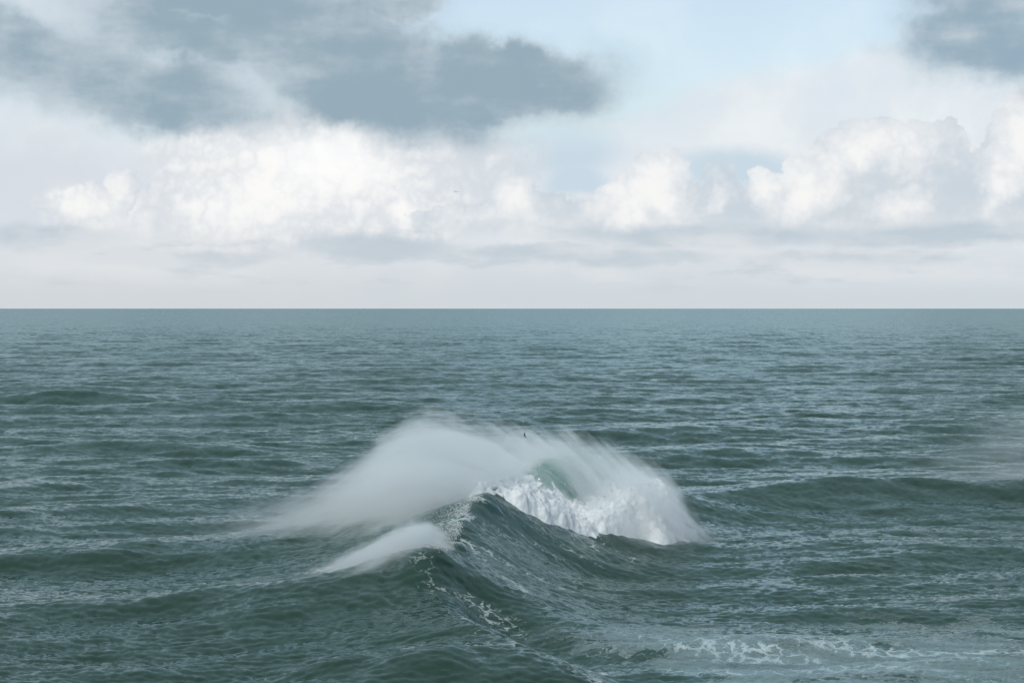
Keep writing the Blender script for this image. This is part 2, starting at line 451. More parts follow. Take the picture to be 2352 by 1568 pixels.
Hbig, info, mm = big_waves(XX, YY)
sd = np.full(XX.shape, 99.0); hv = np.zeros(XX.shape); sv = np.zeros(XX.shape)
sd[mm], hv[mm], sv[mm] = info
sw = sample(T_SWELL, XX, YY); ch = sample(T_CHOP, XX, YY); md = sample(T_MED, XX, YY); rp = sample(T_RIP, XX, YY)
far = 1 - smooth(1500, 9000, YY)
fch = 0.42 + 0.58 * smooth(380, 1000, YY)
frp = 1 - smooth(700, 2400, YY)
calm = 1 - 0.55 * np.exp(-(np.minimum(np.abs(sd), 60) / 26.0) ** 2) * smooth(2, 8, hv)      # chop is stretched out on the big wave
side = 1 - smooth(0.245, 0.30, np.abs(TT))
w_sw = (0.7 + 0.3 * smooth(330, 700, YY)) * far * calm
w_ch = fch * (0.45 + 0.55 * calm) * side
w_md = (1 - 0.55 * smooth(550, 1100, YY)) * (1 - smooth(2500, 9000, YY)) * (0.35 + 0.65 * calm) * side
w_rp = frp * side * (1.1 - 0.1 * smooth(380, 800, YY))
DX = sw[..., 1] * w_sw * 0.9 + md[..., 1] * w_md + ch[..., 1] * w_ch * 1.0 + rp[..., 1] * w_rp * 0.9
DY = sw[..., 2] * w_sw * 0.9 + md[..., 2] * w_md + ch[..., 2] * w_ch * 1.0 + rp[..., 2] * w_rp * 0.9
ZZ = Hbig + sw[..., 0] * w_sw + md[..., 0] * w_md + ch[..., 0] * w_ch + rp[..., 0] * w_rp
# crest of the big wave is ragged: short lips leaning forward (towards the face)
cr = np.exp(-(sd / 2.2) ** 2) * smooth(4.0, 8.0, hv) * (YY < 445)
rag = sample(T_RAND, sv * 1.1, sd * 0.18)[..., 0]
ZZ += cr * rag * 0.28
XS = XX + DX + cr * (0.5 + rag) * 0.5
YS = YY + DY

# ---- foam on the water
def sgauss(d, w): return np.exp(-(d / w) ** 2)
n1 = sample(T_RAND, XX, YY)[..., 0]
n2 = sample(T_STREAK, XX, YY)[..., 0]
n3 = sample(T_RAND, XX * 0.33 + 50, YY * 0.33 + 20)[..., 0]
def line_foam(pts, w, amp=1.0):
    P3 = densify([wpt(*p) for p in pts])
    o = np.zeros(XX.shape)
    L, _, s = polyline_field(XX[:NN], YY[:NN], P3)
    o[:NN] = amp * sgauss(L + n1[:NN] * w * 0.6, w)
    return o
NN = int(np.searchsorted(rows, 560))
near = YY < 800
foam = np.zeros(XX.shape)
# lacy field at lower right, thinning away to the left and with distance
g = smooth(-5, 20, XX + 9 - (401 - YY) * 0.162) * (1 - smooth(300, 372, YY - 0.10 * np.clip(XX, -20, 60)))
foam = np.maximum(foam, g * (0.13 + 0.04 * n3 + 0.09 * n2))
for pts, w, amp in (
        ([(945, 1352, 4), (985, 1385, 3.4), (1060, 1432, 3), (1150, 1478, 2.6), (1215, 1510, 2), (1300, 1530, 1.6)], 1.8, 0.13),
        ([(1130, 1383, 1.5), (1210, 1400, 1.5), (1290, 1430, 1.5), (1350, 1462, 1.2), (1420, 1482, 1.0)], 2.6, 0.14),
        ([(860, 1345, 4.5), (900, 1362, 4), (945, 1354, 4)], 1.2, 0.12),
        ([(1330, 1245, 1.5), (1400, 1262, 0.8), (1455, 1282, 0.3)], 2.4, 0.2),
        ([(1180, 1205, 5), (1260, 1240, 3), (1340, 1268, 1.2)], 2.0, 0.2),
        ([(1060, 1330, 2.0), (1110, 1362, 1.6), (1180, 1385, 1.5)], 2.0, 0.24),
        ([(1000, 1530, 0.8), (1150, 1540, 0.8), (1300, 1545, 1)], 5.0, 0.22)):
    foam = np.maximum(foam, line_foam(pts, w, amp) * (1 + 0.25 * n1))
plume = smooth(-11, -0.5, sd) * (1 - smooth(0.2, 1.6, sd)) * smooth(4.5, 8.0, hv) * (YY < 450)
foam = np.maximum(foam, np.where(near, plume * (0.10 + 0.26 * rag) * (0.5 + 0.5 * smooth(-4, 0, sd)), 0))
r2d, _, _ = polyline_field(XX[:NN], YY[:NN], RIDGE2)
trail = np.zeros(XX.shape); trail[:NN] = smooth(-22, -3, r2d) * (1 - smooth(-1, 3, r2d)) * (1 - smooth(352, 375, YY[:NN]))
n5 = sample(T_STREAK, XX * 1.7 + 31, YY * 0.8)[..., 0]
foam = np.maximum(foam, trail * np.clip(0.05 + 0.11 * n5, 0, 0.3))
# streaks drawn up the face
face = smooth(0.5, 4, sd) * (1 - smooth(12, 27, sd)) * smooth(6, 10, hv) * (YY < 470)
foam = np.maximum(foam, face * (0.07 + 0.10 * n2))
# windrows and odd whitecaps in the open sea
foam = np.maximum(foam, np.where(YY < 2500, 0.30 * smooth(2.7, 4.0, (ch[..., 0] / 0.21) * 0.9 + n1 * 0.6), 0))
film_sheen = smooth(-8, 26, XX + 9 - (401 - YY) * 0.162) * (1 - smooth(318, 392, YY - 0.10 * np.clip(XX, -20, 80))) * (0.85 + 0.3 * n3)  # thin foam film at lower right, also carrying a painted pale sky sheen
milk = np.clip(g * (0.55 + 0.3 * n2) + np.exp(-(sd / 9.0) ** 2) * smooth(8, 12, hv) * 0.35 + face * 0.15, 0, 1)
foam = np.clip(foam, 0, 1)

verts = np.stack([XS, YS, ZZ], -1).reshape(-1, 3)
ii = np.arange(NR * NC).reshape(NR, NC)
quads = np.stack([ii[:-1, :-1], ii[:-1, 1:], ii[1:, 1:], ii[1:, :-1]], -1).reshape(-1, 4)
me = np_mesh('sea', verts, quads)
attr(me, 'foam', foam.ravel()); attr(me, 'milk', milk.ravel()); attr(me, 'film_sheen', np.clip(film_sheen, 0, 1).ravel())

def water_material():
    m, nt, out = new_mat('sea_water')
    geo = nt.nodes.new('ShaderNodeNewGeometry')
    Pw = V(nt, geo.outputs['Position'])
    def A(n):
        a = nt.nodes.new('ShaderNodeAttribute'); a.attribute_name = n; return X(nt, a.outputs['Fac'])
    foam, milk, film_sheen = A('foam'), A('milk'), A('film_sheen')
    py = Pw.xyz()[1]
    open_sea = py.ss(420.0, 1400.0, 0.62, 1.0)
    # ripples too small for the sheet, as slopes
    r1 = (Pw * (1.0, 0.62, 0.5)).noise(0.9, 2, 0.6, color=True) - (0.5, 0.5, 0.5)
    r2 = (Pw * (1.0, 0.5, 0.5)).noise(0.14, 2, 0.5, color=True) - (0.5, 0.5, 0.5)
    r3 = (Pw * (1.0, 0.3, 0.0)).noise(0.03, 2, 0.5, color=True) - (0.5, 0.5, 0.5)
    slope = r1 * (0.26, 0.26, 0.0) + r2 * (0.26, 0.32, 0.0) + r3 * (0.12, 0.22, 0.0)
    slope = slope * open_sea
    N = (V(nt, geo.outputs['Normal']) + slope).normalize()
    # lacy foam: cell walls of stretched cells
    warp = (Pw * 1.0).noise(0.5, 3, 0.6, color=True) - (0.5, 0.5, 0.5)
    Pc = (Pw + warp * 2.6) * (0.75, 0.50, 0.6)
    e1 = Pc.voronoi(0.55, 'DISTANCE_TO_EDGE')
    e2 = Pc.voronoi(1.5, 'DISTANCE_TO_EDGE')
    fine = Pw.noise(1.6, 4, 0.7)
    lace = (e1 * 1.25).min(e2 * 1.7 + 0.10) + (fine - 0.5) * 0.75 + 0.06
    fm = (foam * 0.62 - lace).ss(-0.04, 0.06)
    soft = (foam - 0.15).ss(0.0, 0.8) * 0.25
    fm = (fm * (fine.ss(0.25, 0.6) * 0.45 + 0.40) * foam.ss(0.03, 0.32, 0.35, 1.0)).max(soft) * foam.ss(0.02, 0.12)
    hole = ((Pw + warp * 5.0) * (0.085, 0.15, 0.1)).noise(1.0, 4, 0.55)
    sheet = (hole + (film_sheen - 0.75) * 0.28).ss(0.41, 0.58) * film_sheen.ss(0.1, 0.6)
    rim = (hole + (film_sheen - 0.75) * 0.28 - 0.47).abs().ss(0.03, 0.0) * film_sheen.ss(0.1, 0.6)
    fm = fm.max(sheet * (fine.ss(0.2, 0.75) * 0.24 + 0.15)).max(rim * fine.ss(0.3, 0.6) * 0.42)
    deep = mixc(nt, milk, (0.017, 0.039, 0.025), (0.060, 0.112, 0.112))
    colr = mixc(nt, fm, deep, mixc(nt, sheet, (0.58, 0.62, 0.62), (0.46, 0.55, 0.58)))  # sheet tone is bluish: foam plus reflected-sky sheen put into the colour
    # the open sea is windier and rougher than the water in the lee of the cliff
    gust = (Pw * (1.0, 0.35, 0.0)).noise(0.012, 3, 0.6)
    rough = py.ss(360.0, 1800.0, 0.11, 0.25) + (gust - 0.5) * 0.12
    body = nt.nodes.new('ShaderNodeBsdfDiffuse'); nt.links.new(colr.s, body.inputs['Color']); nt.links.new(N.s, body.inputs['Normal'])
    gl = nt.nodes.new('ShaderNodeBsdfGlossy'); gl.distribution = 'GGX'
    gl.inputs['Color'].default_value = (0.78, 0.91, 0.93, 1)          # green-blue water tints what it reflects
    nt.links.new((fm * 0.40 + rough).s, gl.inputs['Roughness']); nt.links.new(N.s, gl.inputs['Normal'])
    fr = nt.nodes.new('ShaderNodeFresnel'); fr.inputs['IOR'].default_value = 1.333; nt.links.new(N.s, fr.inputs['Normal'])
    mx = nt.nodes.new('ShaderNodeMixShader')
    nt.links.new((X(nt, fr.outputs[0]) * 0.79 * (1.0 - fm * 0.85)).s, mx.inputs[0])
    nt.links.new(body.outputs[0], mx.inputs[1]); nt.links.new(gl.outputs[0], mx.inputs[2])
    nt.links.new(mx.outputs[0], out.inputs[0])
    return m
sea = link('sea', me, water_material())
sea['kind'] = 'structure'
sea['label'] = 'dark green choppy ocean reaching to the horizon'
#SEAEND

# ------------------------------------------------------------------ the breaking wave: falling lip, whitewater, blown spray
import openvdb

def noise3(shape, step, lam, seed, power=1.6, stretch=1.0, axis=(0.45, -0.25, -0.86)):
    """band-limited random field on a lattice, unit variance, wavelengths below lam"""
    rng = np.random.default_rng(seed)
    ks = [np.fft.fftfreq(n, step) * 2 * np.pi for n in shape]
    k = np.sqrt(ks[0][:, None, None] ** 2 + ks[1][None, :, None] ** 2 + ks[2][None, None, :] ** 2)
    ka = axis[0] * ks[0][:, None, None] + axis[1] * ks[1][None, :, None] + axis[2] * ks[2][None, None, :]
    k = np.sqrt(k * k + (stretch ** 2 - 1) * ka * ka)      # stretch > 1: features drawn out along axis
    k0 = 2 * np.pi / lam
    a = np.where(k > 0, np.maximum(k / k0, 0.6) ** (-power - 1.5), 0) * smooth(0.45 * k0, 0.9 * k0, k)
    f = np.fft.ifftn(a * np.fft.fftn(rng.normal(size=shape))).real
    return (f / f.std()).astype(np.float32)

def iso_mesh(name, F, org, step):
    g = openvdb.FloatGrid(); g.copyFromArray(np.ascontiguousarray(-F, np.float32))
    g.transform = openvdb.createLinearTransform(step)
    pts, quads = g.convertToQuads(0.0)
    pts = pts + np.array(org)
    return np_mesh(name, pts, quads[:, ::-1])

def interp(x, pts):
    p = np.array(pts, float); return np.interp(x, p[:, 0], p[:, 1])

root = bpy.data.objects.new('breaking_wave', None)
S.collection.objects.link(root)
BASE = (10.0, 465.0, 0.0)
root.location = BASE
root['label'] = 'huge breaking wave with white foam avalanche and green curling lip at centre'
root['category'] = 'wave'
def local(me):
    me.transform(__import__('mathutils').Matrix.Translation((-BASE[0], -BASE[1], -BASE[2]))); return me

# ---- whitewater
st = 0.30
x0, x1, y0, y1, z0, z1 = -12.0, 44.0, 424.0, 512.0, -2.5, 19.0
gx = np.arange(x0, x1, st); gy = np.arange(y0, y1, st); gz = np.arange(z0, z1, st)
shp = (len(gx), len(gy), len(gz))
gx2, gy2 = np.meshgrid(gx, gy, indexing='ij')
sea_h, _, _ = big_waves(gx2, gy2)
toe = interp(gx, [(-12, 421), (-6, 424.5), (2.7, 428), (12.5, 439), (22.6, 449), (33, 457), (36, 470), (39, 492), (44, 520)])[:, None]
top = interp(gx, [(-12, 8), (-7, 11.6), (-4, 13.0), (1, 13.4), (5, 12.2), (9, 9.8), (12.5, 7.2), (15, 7.4), (19, 9.8), (23, 11.5), (27, 11.0), (30, 9.9), (32.5, 5.6), (35, 1.0), (40, -1), (44, -3)])[:, None]
n_a = noise3(shp, st, 8.0, 1, stretch=1.25); n_b = noise3(shp, st, 3.4, 2, stretch=1.15); n_c = noise3(shp, st, 1.6, 3, 0.8, stretch=1.0)
nn = noise3((shp[0], shp[1], 4), st, 7.0, 9)[:, :, 0]
s_ = (gy2 - toe - nn * 0.8) / np.interp(gx2, [-6, 10, 22], [9.0, 13.0, 17.0])
rise = np.clip(1 - (1 - np.clip(s_, 0, 1)) ** 2.2, 0, 1) ** 0.8
backfall = 1 - 0.65 * smooth(488, 508, gy2)
thick = np.maximum(top - sea_h, 1.3 - 0.9 * smooth(470, 500, gy2)) * rise * backfall
Ttop = sea_h - 0.9 + (thick + 0.9) * np.minimum(rise * 1.5, 1)
behind = smooth(-2.0, -7.0, gx2 - np.interp(gy2, [428, 452, 478, 500, 522], [-5, 1.5, 9, 19, 31]))     # nothing piles up behind the crest
Ttop = Ttop - 14.0 * smooth(32.0, 37.5, gx2 + nn * 1.2)
Ttop = np.where(s_ < 0, -4.0 - (-s_ * 20), Ttop) - behind * 12
F = (Ttop[:, :, None] - gz[None, None, :]) * 0.62
billow3 = np.tanh(np.abs(n_a) * 0.7) * 0.85 + np.abs(n_b) * 0.42 + np.abs(n_c) * 0.25 - 1.05
amp = np.clip(rise, 0.15, 1)[:, :, None]
F = F + billow3 * amp
# splash fingers thrown forward along the toe on the right
for tip, tail in (((36.0, 461.0, -0.3), (24, 464, 2.6)), ((35.5, 467, -0.1), (24, 470, 3.4)), ((36.5, 474, 0.0), (24, 476, 4.4)), ((36.0, 481, 0.4), (25, 482, 5.2)),
                  ((37.5, 490, 0.5), (26, 490, 5.4)), ((29, 458.5, -0.6), (19, 461, 2.0)), ((34, 485, 3.4), (25, 486, 7.0))):
    ex, ey, ez = (np.array(tail) - np.array(tip)); L2 = ex * ex + ey * ey + ez * ez
    qx = gx2[:, :, None] - tip[0]; qy = gy2[:, :, None] - tip[1]; qz = gz[None, None, :] - tip[2]
    t = np.clip((qx * ex + qy * ey + qz * ez) / L2, 0, 1)
    dist = np.sqrt((qx - t * ex) ** 2 + (qy - t * ey) ** 2 + (qz - t * ez) ** 2)
    F = np.maximum(F, (0.12 + 1.9 * t - dist) * 0.8 + n_c * 0.22 * (0.4 + t) + n_b * 0.35 * t)
F[0] = F[-1] = -1; F[:, 0] = F[:, -1] = -1; F[:, :, 0] = -1; F[:, :, -1] = -1
ww = iso_mesh('whitewater', F, (x0, y0, z0), st)
def foam_material(name, colr=(0.82, 0.83, 0.83), trans=0.06):
    m, nt, out = new_mat(name)
    geo = nt.nodes.new('ShaderNodeNewGeometry'); Pw = V(nt, geo.outputs['Position'])
    n = Pw.noise(1.2, 6, 0.7)
    bump = nt.nodes.new('ShaderNodeBump'); bump.inputs['Strength'].default_value = 0.6; bump.inputs['Distance'].default_value = 0.6
    nt.links.new(n.s, bump.inputs['Height'])
    d = nt.nodes.new('ShaderNodeBsdfDiffuse'); d.inputs['Color'].default_value = (*colr, 1)
    t = nt.nodes.new('ShaderNodeBsdfTranslucent'); t.inputs['Color'].default_value = (*colr, 1)
    nt.links.new(bump.outputs[0], d.inputs['Normal'])
    mx = nt.nodes.new('ShaderNodeMixShader'); mx.inputs[0].default_value = trans
    nt.links.new(d.outputs[0], mx.inputs[1]); nt.links.new(t.outputs[0], mx.inputs[2])
    nt.links.new(mx.outputs[0], out.inputs[0])
    return m
M_FOAM = foam_material('white_foam')
wo_ = link('whitewater', local(ww), M_FOAM, root)
wo_['label'] = 'billowing white foam avalanche'

# ---- curling lip: a thick sheet of green water thrown forward from the crest
ns, nq = 150, 70
sv_ = np.linspace(436, 497, ns); qv = np.linspace(0, 1, nq)
def lip_profile(d, q):
    xc = interp(d, [(436, -3.5), (452, 1.5), (466, 5.5), (480, 10), (497, 18)])
    ht = interp(d, [(436, 12.4), (446, 13.6), (460, 15.0), (476, 16.4), (486, 15.4), (497, 12.0)])
    th = interp(d, [(436, 4.5), (450, 7.5), (466, 9.0), (482, 10.5), (497, 8.0)])
    # from behind the crest, over the top and down
    a = q * 1.62
    x = xc - 4.5 + 4.5 * np.minimum(q / 0.25, 1) + th * np.sin(np.clip((q - 0.25) / 0.75, 0, 1) * math.pi / 2)
    drop = np.clip((q - 0.25) / 0.75, 0, 1)
    z = ht - 2.2 * (1 - np.minimum(q / 0.25, 1)) ** 2 - (ht - 1.5) * (drop ** 2.1)
    return x, z
SD, QV = np.meshgrid(sv_, qv, indexing='ij')
lx, lz = lip_profile(SD, QV)
wob = sample(T_RAND, SD * 0.9 + 7, QV * 6.0)[..., 0]; wob2 = sample(T_RAND, SD * 3.0, QV * 2.0 + 9)[..., 0]
nrm_x, nrm_z = np.gradient(lz, axis=1) * -1, np.gradient(lx, axis=1)
ln = np.hypot(nrm_x, nrm_z) + 1e-6; nrm_x, nrm_z = nrm_x / ln, nrm_z / ln
off = (wob * 0.45 + wob2 * 0.12) * np.minimum(QV * 3, 1)
lx2, lz2 = lx - nrm_x * off * -1, lz + nrm_z * off
outer = np.stack([lx2, SD + 0 * QV, lz2], -1); inner = np.stack([lx2 - 0.55 * np.abs(nrm_x) - 0.15, SD + 0.15, lz2 - 0.45], -1)
vo = np.concatenate([outer.reshape(-1, 3), inner.reshape(-1, 3)])
ii = np.arange(ns * nq).reshape(ns, nq)
f1 = np.stack([ii[:-1, :-1], ii[1:, :-1], ii[1:, 1:], ii[:-1, 1:]], -1).reshape(-1, 4)
f2 = f1[:, ::-1] + ns * nq
rim = np.concatenate([ii[:, 0], ii[-1, 1:], ii[-2::-1, -1], ii[0, -2:0:-1]]); rim2 = np.roll(rim, -1)
f3 = np.stack([rim2, rim, rim + ns * nq, rim2 + ns * nq], -1)
lip = np_mesh('curling_lip', vo, np.concatenate([f1, f2, f3]))
attr(lip, 'along', np.tile(SD.ravel(), 2)); attr(lip, 'fall', np.tile(QV.ravel(), 2))
def lip_material():
    m, nt, out = new_mat('green_lip_water')
    def A(n):
        a = nt.nodes.new('ShaderNodeAttribute'); a.attribute_name = n; return X(nt, a.outputs['Fac'])
    s, q = A('along'), A('fall')
    streak = combine(nt, s * 0.55, q * 1.3, 0.0).noise(1.0, 5, 0.6)
    patch = combine(nt, s * 0.09, q * 1.5, 3.0).noise(1.0, 3, 0.5)
    white = ((streak - 0.5) * 1.5 + (patch - 0.5) * 1.4 + 0.34 + (q - 0.75) * 0.9).ss(0.15, 0.75)
    white = white.max(q.ss(0.34, 0.24))
    c = mixc(nt, white, (0.16, 0.40, 0.32), (0.76, 0.80, 0.79))
    b = nt.nodes.new('ShaderNodeBsdfPrincipled'); nt.links.new(c.s, b.inputs['Base Color'])
    nt.links.new((white * 0.4 + 0.25).s, b.inputs['Roughness']); b.inputs['IOR'].default_value = 1.33
    t = nt.nodes.new('ShaderNodeBsdfTranslucent'); nt.links.new(c.s, t.inputs['Color'])
    mx = nt.nodes.new('ShaderNodeMixShader'); mx.inputs[0].default_value = 0.4
    nt.links.new(b.outputs[0], mx.inputs[1]); nt.links.new(t.outputs[0], mx.inputs[2]); nt.links.new(mx.outputs[0], out.inputs[0])
    return m
lo = link('curling_lip', local(lip), lip_material(), root)
lo['label'] = 'pale green sheet of falling water streaked with white'

# ---- spray: droplets hanging in the air, as volumes inside closed hulls
def spray_hull(name, topc, ylo, yhi, xlo, xhi, zlo, n=60, k=24):
    """closed hull: for every x an arch across y from the water to the top of the plume"""
    xs = np.linspace(xlo, xhi, n); verts = []
    for i, x in enumerate(xs):
        T = interp(x, topc) + 2.5
        end = min(1.0, (i / 3.0), ((n - 1 - i) / 3.0)) ** 0.5
        yl, yh = interp(x, ylo), interp(x, yhi)
        for a in np.linspace(0, 2 * math.pi, k, endpoint=False):
            cy, sz = math.cos(a), math.sin(a)
            cy = math.copysign(abs(cy) ** 0.6, cy); sz = math.copysign(abs(sz) ** 0.6, sz)
            ym, zm = (yl + yh) / 2, (T + zlo) / 2
            verts.append((x, ym + cy * (yh - yl) / 2 * max(end, 0.05), zm + sz * (T - zlo) / 2 * max(end, 0.05)))
    ii = np.arange(n * k).reshape(n, k); jj = np.roll(ii, -1, 1)
    quads = np.stack([ii[:-1], ii[1:], jj[1:], jj[:-1]], -1).reshape(-1, 4)
    me = np_mesh(name, np.array(verts), quads)
    import bmesh
    bm = bmesh.new(); bm.from_mesh(me); bm.verts.ensure_lookup_table()
    bm.faces.new([bm.verts[i] for i in ii[0]]); bm.faces.new([bm.verts[i] for i in ii[-1][::-1]])
    bmesh.ops.recalc_face_normals(bm, faces=bm.faces); bm.to_mesh(me); bm.free()
    return me

def spray_material(name, topc, flow, dens, ylo, yhi, xlo, xhi, soft, peak, colr=(0.962, 0.970, 0.974), off=(0, 0, 0), ns=1.0, thin_top=0.5):
    m, nt, out = new_mat(name)
    tc = nt.nodes.new('ShaderNodeTexCoord')
    Pw = V(nt, tc.outputs['Object']) + off
    x, y, z = Pw.xyz()
    T = x.curve(topc, xlo, xhi); G = x.curve(flow, xlo, xhi); Dn = x.curve(dens, xlo, xhi)
    Yl = x.curve(ylo, xlo, xhi); Yh = x.curve(yhi, xlo, xhi)
    Wv = combine(nt, x * 0.055 * ns, y * 0.055 * ns, (z - G) * 0.30 * ns)
    w1 = Wv.noise(1.0, 4, 0.6) - 0.5
    w2 = combine(nt, x * 0.03 * ns, y * 0.03 * ns, (z - G) * 0.13 * ns).noise(1.0, 2, 0.5) - 0.5
    w3 = combine(nt, x * 0.10 * ns, y * 0.08 * ns, (z - G) * 0.85 * ns).noise(1.0, 5, 0.75) - 0.5
    w4 = combine(nt, x * 0.22 * ns, y * 0.14 * ns, z * 0.24 * ns).noise(1.0, 4, 0.65) - 0.5
    e = (T - z) + w4 * (soft * 2.2) + w3 * (soft * 1.6) + w1 * (soft * 2.4) + w2 * (soft * 2.2)
    a = e.ss(-soft * 0.35, soft * 1.25)
    a = a * (thin_top + (1.0 - thin_top) * e.ss(0.0, soft * 3.5))
    yw = (y + w1 * 8.0)
    win = (yw - Yl).ss(0.0, 9.0) * (Yh - yw).ss(0.0, 9.0)
    xw = (x - xlo).ss(0.0, (xhi - xlo) * 0.12) * (xhi - x).ss(0.0, (xhi - xlo) * 0.10)
    rho = Dn * a * win * xw * (1.0 + w1 * 3.6 + w2 * 3.6 + w3 * 1.8 + w4 * 2.0).max(0.04) * peak
    v = nt.nodes.new('ShaderNodeVolumePrincipled')
    v.inputs['Color'].default_value = (*colr, 1); v.inputs['Anisotropy'].default_value = 0.2
    nt.links.new(rho.s, v.inputs['Density'])
    nt.links.new(v.outputs[0], out.inputs['Volume'])
    m.cycles.volume_step_rate = 1.0
    return m

TOP1 = [(-62, 4), (-47, 7.5), (-38.6, 10.7), (-30.5, 15.4), (-22.4, 21.6), (-17.5, 24.6), (-13.5, 25.4), (-6, 23.4), (0, 21.4), (10, 20.2), (15.7, 17.8), (21, 16.0), (26, 14.2), (31, 11.8), (34, 7.0), (39, 1.5)]
FLOW1 = [(-62, 2), (-38, 10), (-25, 17), (-15, 20), (-8, 18.5), (0, 14), (10, 6), (20, -4), (30, -14), (39, -24)]
DEN1 = [(-62, 0.0), (-47, 0.22), (-38, 0.36), (-28, 0.6), (-18, 1.0), (-8, 1.2), (2, 1.3), (10, 0.95), (18, 0.8), (26, 0.9), (33, 0.9), (39, 0.4)]
YL1 = [(-62, 430), (-40, 424), (-20, 412), (-8, 418), (0, 430), (10, 449), (20, 448), (30, 451), (39, 455)]
YH1 = [(-62, 455), (-40, 470), (-20, 482), (0, 492), (10, 497), (39, 502)]
h1 = spray_hull('spray_plume', TOP1, [(a, b - 6) for a, b in YL1], [(a, b + 6) for a, b in YH1], -62, 39, -2.0)
sp = link('spray_plume', local(h1), spray_material('spray_mist', TOP1, FLOW1, DEN1, YL1, YH1, -62, 39, 3.2, 0.11, off=BASE), root)
sp['label'] = 'tall plume of wind-blown spray trailing back from the crest'

TOPM = [(-12, 11.0), (-4, 14.0), (1, 14.4), (5, 13.4), (9, 11.6), (13, 9.6), (18, 11.0), (23, 13.0), (27, 12.6), (30, 11.2), (33, 7.5), (36, 3.5), (41, 1.0)]
FLOWM = [(-12, 14), (0, 12), (12, 2), (24, -8), (41, -24)]
DENM = [(-12, 0.3), (-4, 0.8), (6, 0.9), (20, 1.0), (33, 1.1), (41, 0.5)]
YLM = [(-12, 421), (-6, 424), (2.7, 427), (12.5, 437), (22.6, 446), (33, 453), (41, 456)]
YHM = [(-12, 440), (2.7, 452), (22.6, 478), (41, 486)]
hm = spray_hull('mist_curtain', TOPM, [(a, b - 3) for a, b in YLM], [(a, b + 3) for a, b in YHM], -12, 41, -2.0)
mc = link('mist_curtain', local(hm), spray_material('foam_mist', TOPM, FLOWM, DENM, YLM, YHM, -12, 41, 1.6, 0.085, off=BASE, ns=2.2), root)
mc['label'] = 'thin curtain of mist in front of the white foam'

def stuff(o, label, cat):
    o['kind'] = 'stuff'; o['label'] = label; o['category'] = cat; return o

TOP2 = [(-52, 2.0), (-40, 2.6), (-31, 4.6), (-24.5, 8.2), (-19.3, 11.2), (-14.7, 12.4), (-11.5, 11.2), (-9, 9.2), (-7, 7.6)]
FLOW2 = [(-52, 0), (-38, 1.5), (-30, 4), (-22, 7.5), (-14.7, 9.5), (-11, 8.5), (-7, 6)]
DEN2 = [(-52, 0.0), (-40, 0.12), (-31, 0.32), (-24, 0.6), (-16, 1.0), (-10, 1.0), (-7, 0.6)]
YL2 = [(-52, 341), (-25, 346), (-15, 350), (-7, 354)]
YH2 = [(-52, 368), (-25, 377), (-15, 380), (-7, 378)]
h2 = spray_hull('wave_spray', TOP2, [(a, b - 3) for a, b in YL2], [(a, b + 3) for a, b in YH2], -52, -7, 0.0, 40, 20)
stuff(link('wave_spray', h2, spray_material('crest_mist', TOP2, FLOW2, DEN2, YL2, YH2, -52, -7, 2.3, 0.42, ns=1.7)),
      'low veil of spray blown off the near shoulder of the wave', 'spray')

TOP3 = [(75, 6), (92, 9), (108, 14), (125, 22), (145, 26), (170, 24)]
FLOW3 = [(75, 4), (92, 8), (108, 13), (125, 20), (145, 24), (170, 22)]
DEN3 = [(75, 0.0), (92, 0.22), (108, 0.5), (125, 0.85), (140, 1.0), (170, 1.0)]
YL3 = [(75, 578), (170, 574)]
YH3 = [(75, 610), (170, 630)]
h3 = spray_hull('wave_spray', TOP3, [(a, b - 2) for a, b in YL3], [(a, b + 4) for a, b in YH3], 75, 170, 0.0, 40, 20)
stuff(link('wave_spray', h3, spray_material('distant_mist', TOP3, FLOW3, DEN3, YL3, YH3, 75, 170, 6.0, 0.014, thin_top=0.35)),
      'faint mist drifting over the sea at the right edge', 'spray')

# ---- flying drops and froth: many small white drops torn off the foam, the lip and the crest
OCT = np.array([(1, 0, 0), (-1, 0, 0), (0, 1, 0), (0, -1, 0), (0, 0, 1), (0, 0, -1)], float)
OCT_F = np.array([(0, 2, 4), (2, 1, 4), (1, 3, 4), (3, 0, 4), (2, 0, 5), (1, 2, 5), (3, 1, 5), (0, 3, 5)])
def drops_mesh(name, pos, rad, rng):
    n = len(pos)
    sc = rad[:, None, None] * rng.uniform(0.6, 1.4, (n, 1, 3))
    v = (OCT[None] * sc + pos[:, None, :]).reshape(-1, 3)
    fcs = (OCT_F[None] + (np.arange(n) * 6)[:, None, None]).reshape(-1, 3)
    me = bpy.data.meshes.new(name)
    me.vertices.add(len(v)); me.vertices.foreach_set('co', v.astype(np.float32).ravel())
    me.loops.add(fcs.size); me.loops.foreach_set('vertex_index', fcs.astype(np.int32).ravel())
    me.polygons.add(len(fcs)); me.polygons.foreach_set('loop_start', np.arange(0, fcs.size, 3, dtype=np.int32))
    me.update(calc_edges=True)
    return me
rng = np.random.default_rng(77)
def mesh_pts(me):
    n = len(me.vertices); a = np.empty(n * 3, np.float32); b = np.empty(n * 3, np.float32)
    me.vertices.foreach_get('co', a); me.vertex_normals.foreach_get('vector', b)
    return a.reshape(-1, 3).astype(float) + np.array(BASE), b.reshape(-1, 3).astype(float)
wp, wn = mesh_pts(ww)
keep = wp[:, 2] > -1.0
wp, wn = wp[keep], wn[keep]
def froth(pos, nrm, n, reach, r0, r1, drift=(0, 0, 0)):
    i = rng.integers(0, len(pos), n)
    d = rng.exponential(reach, n)
    p = pos[i] + nrm[i] * d[:, None] + rng.normal(0, 0.25, (n, 3)) * (0.4 + d[:, None]) + np.array(drift) * d[:, None] * rng.uniform(0.3, 1.2, (n, 1))
    r = rng.uniform(r0, r1, n) * np.exp(-d / (reach * 3.0))
    return p, r
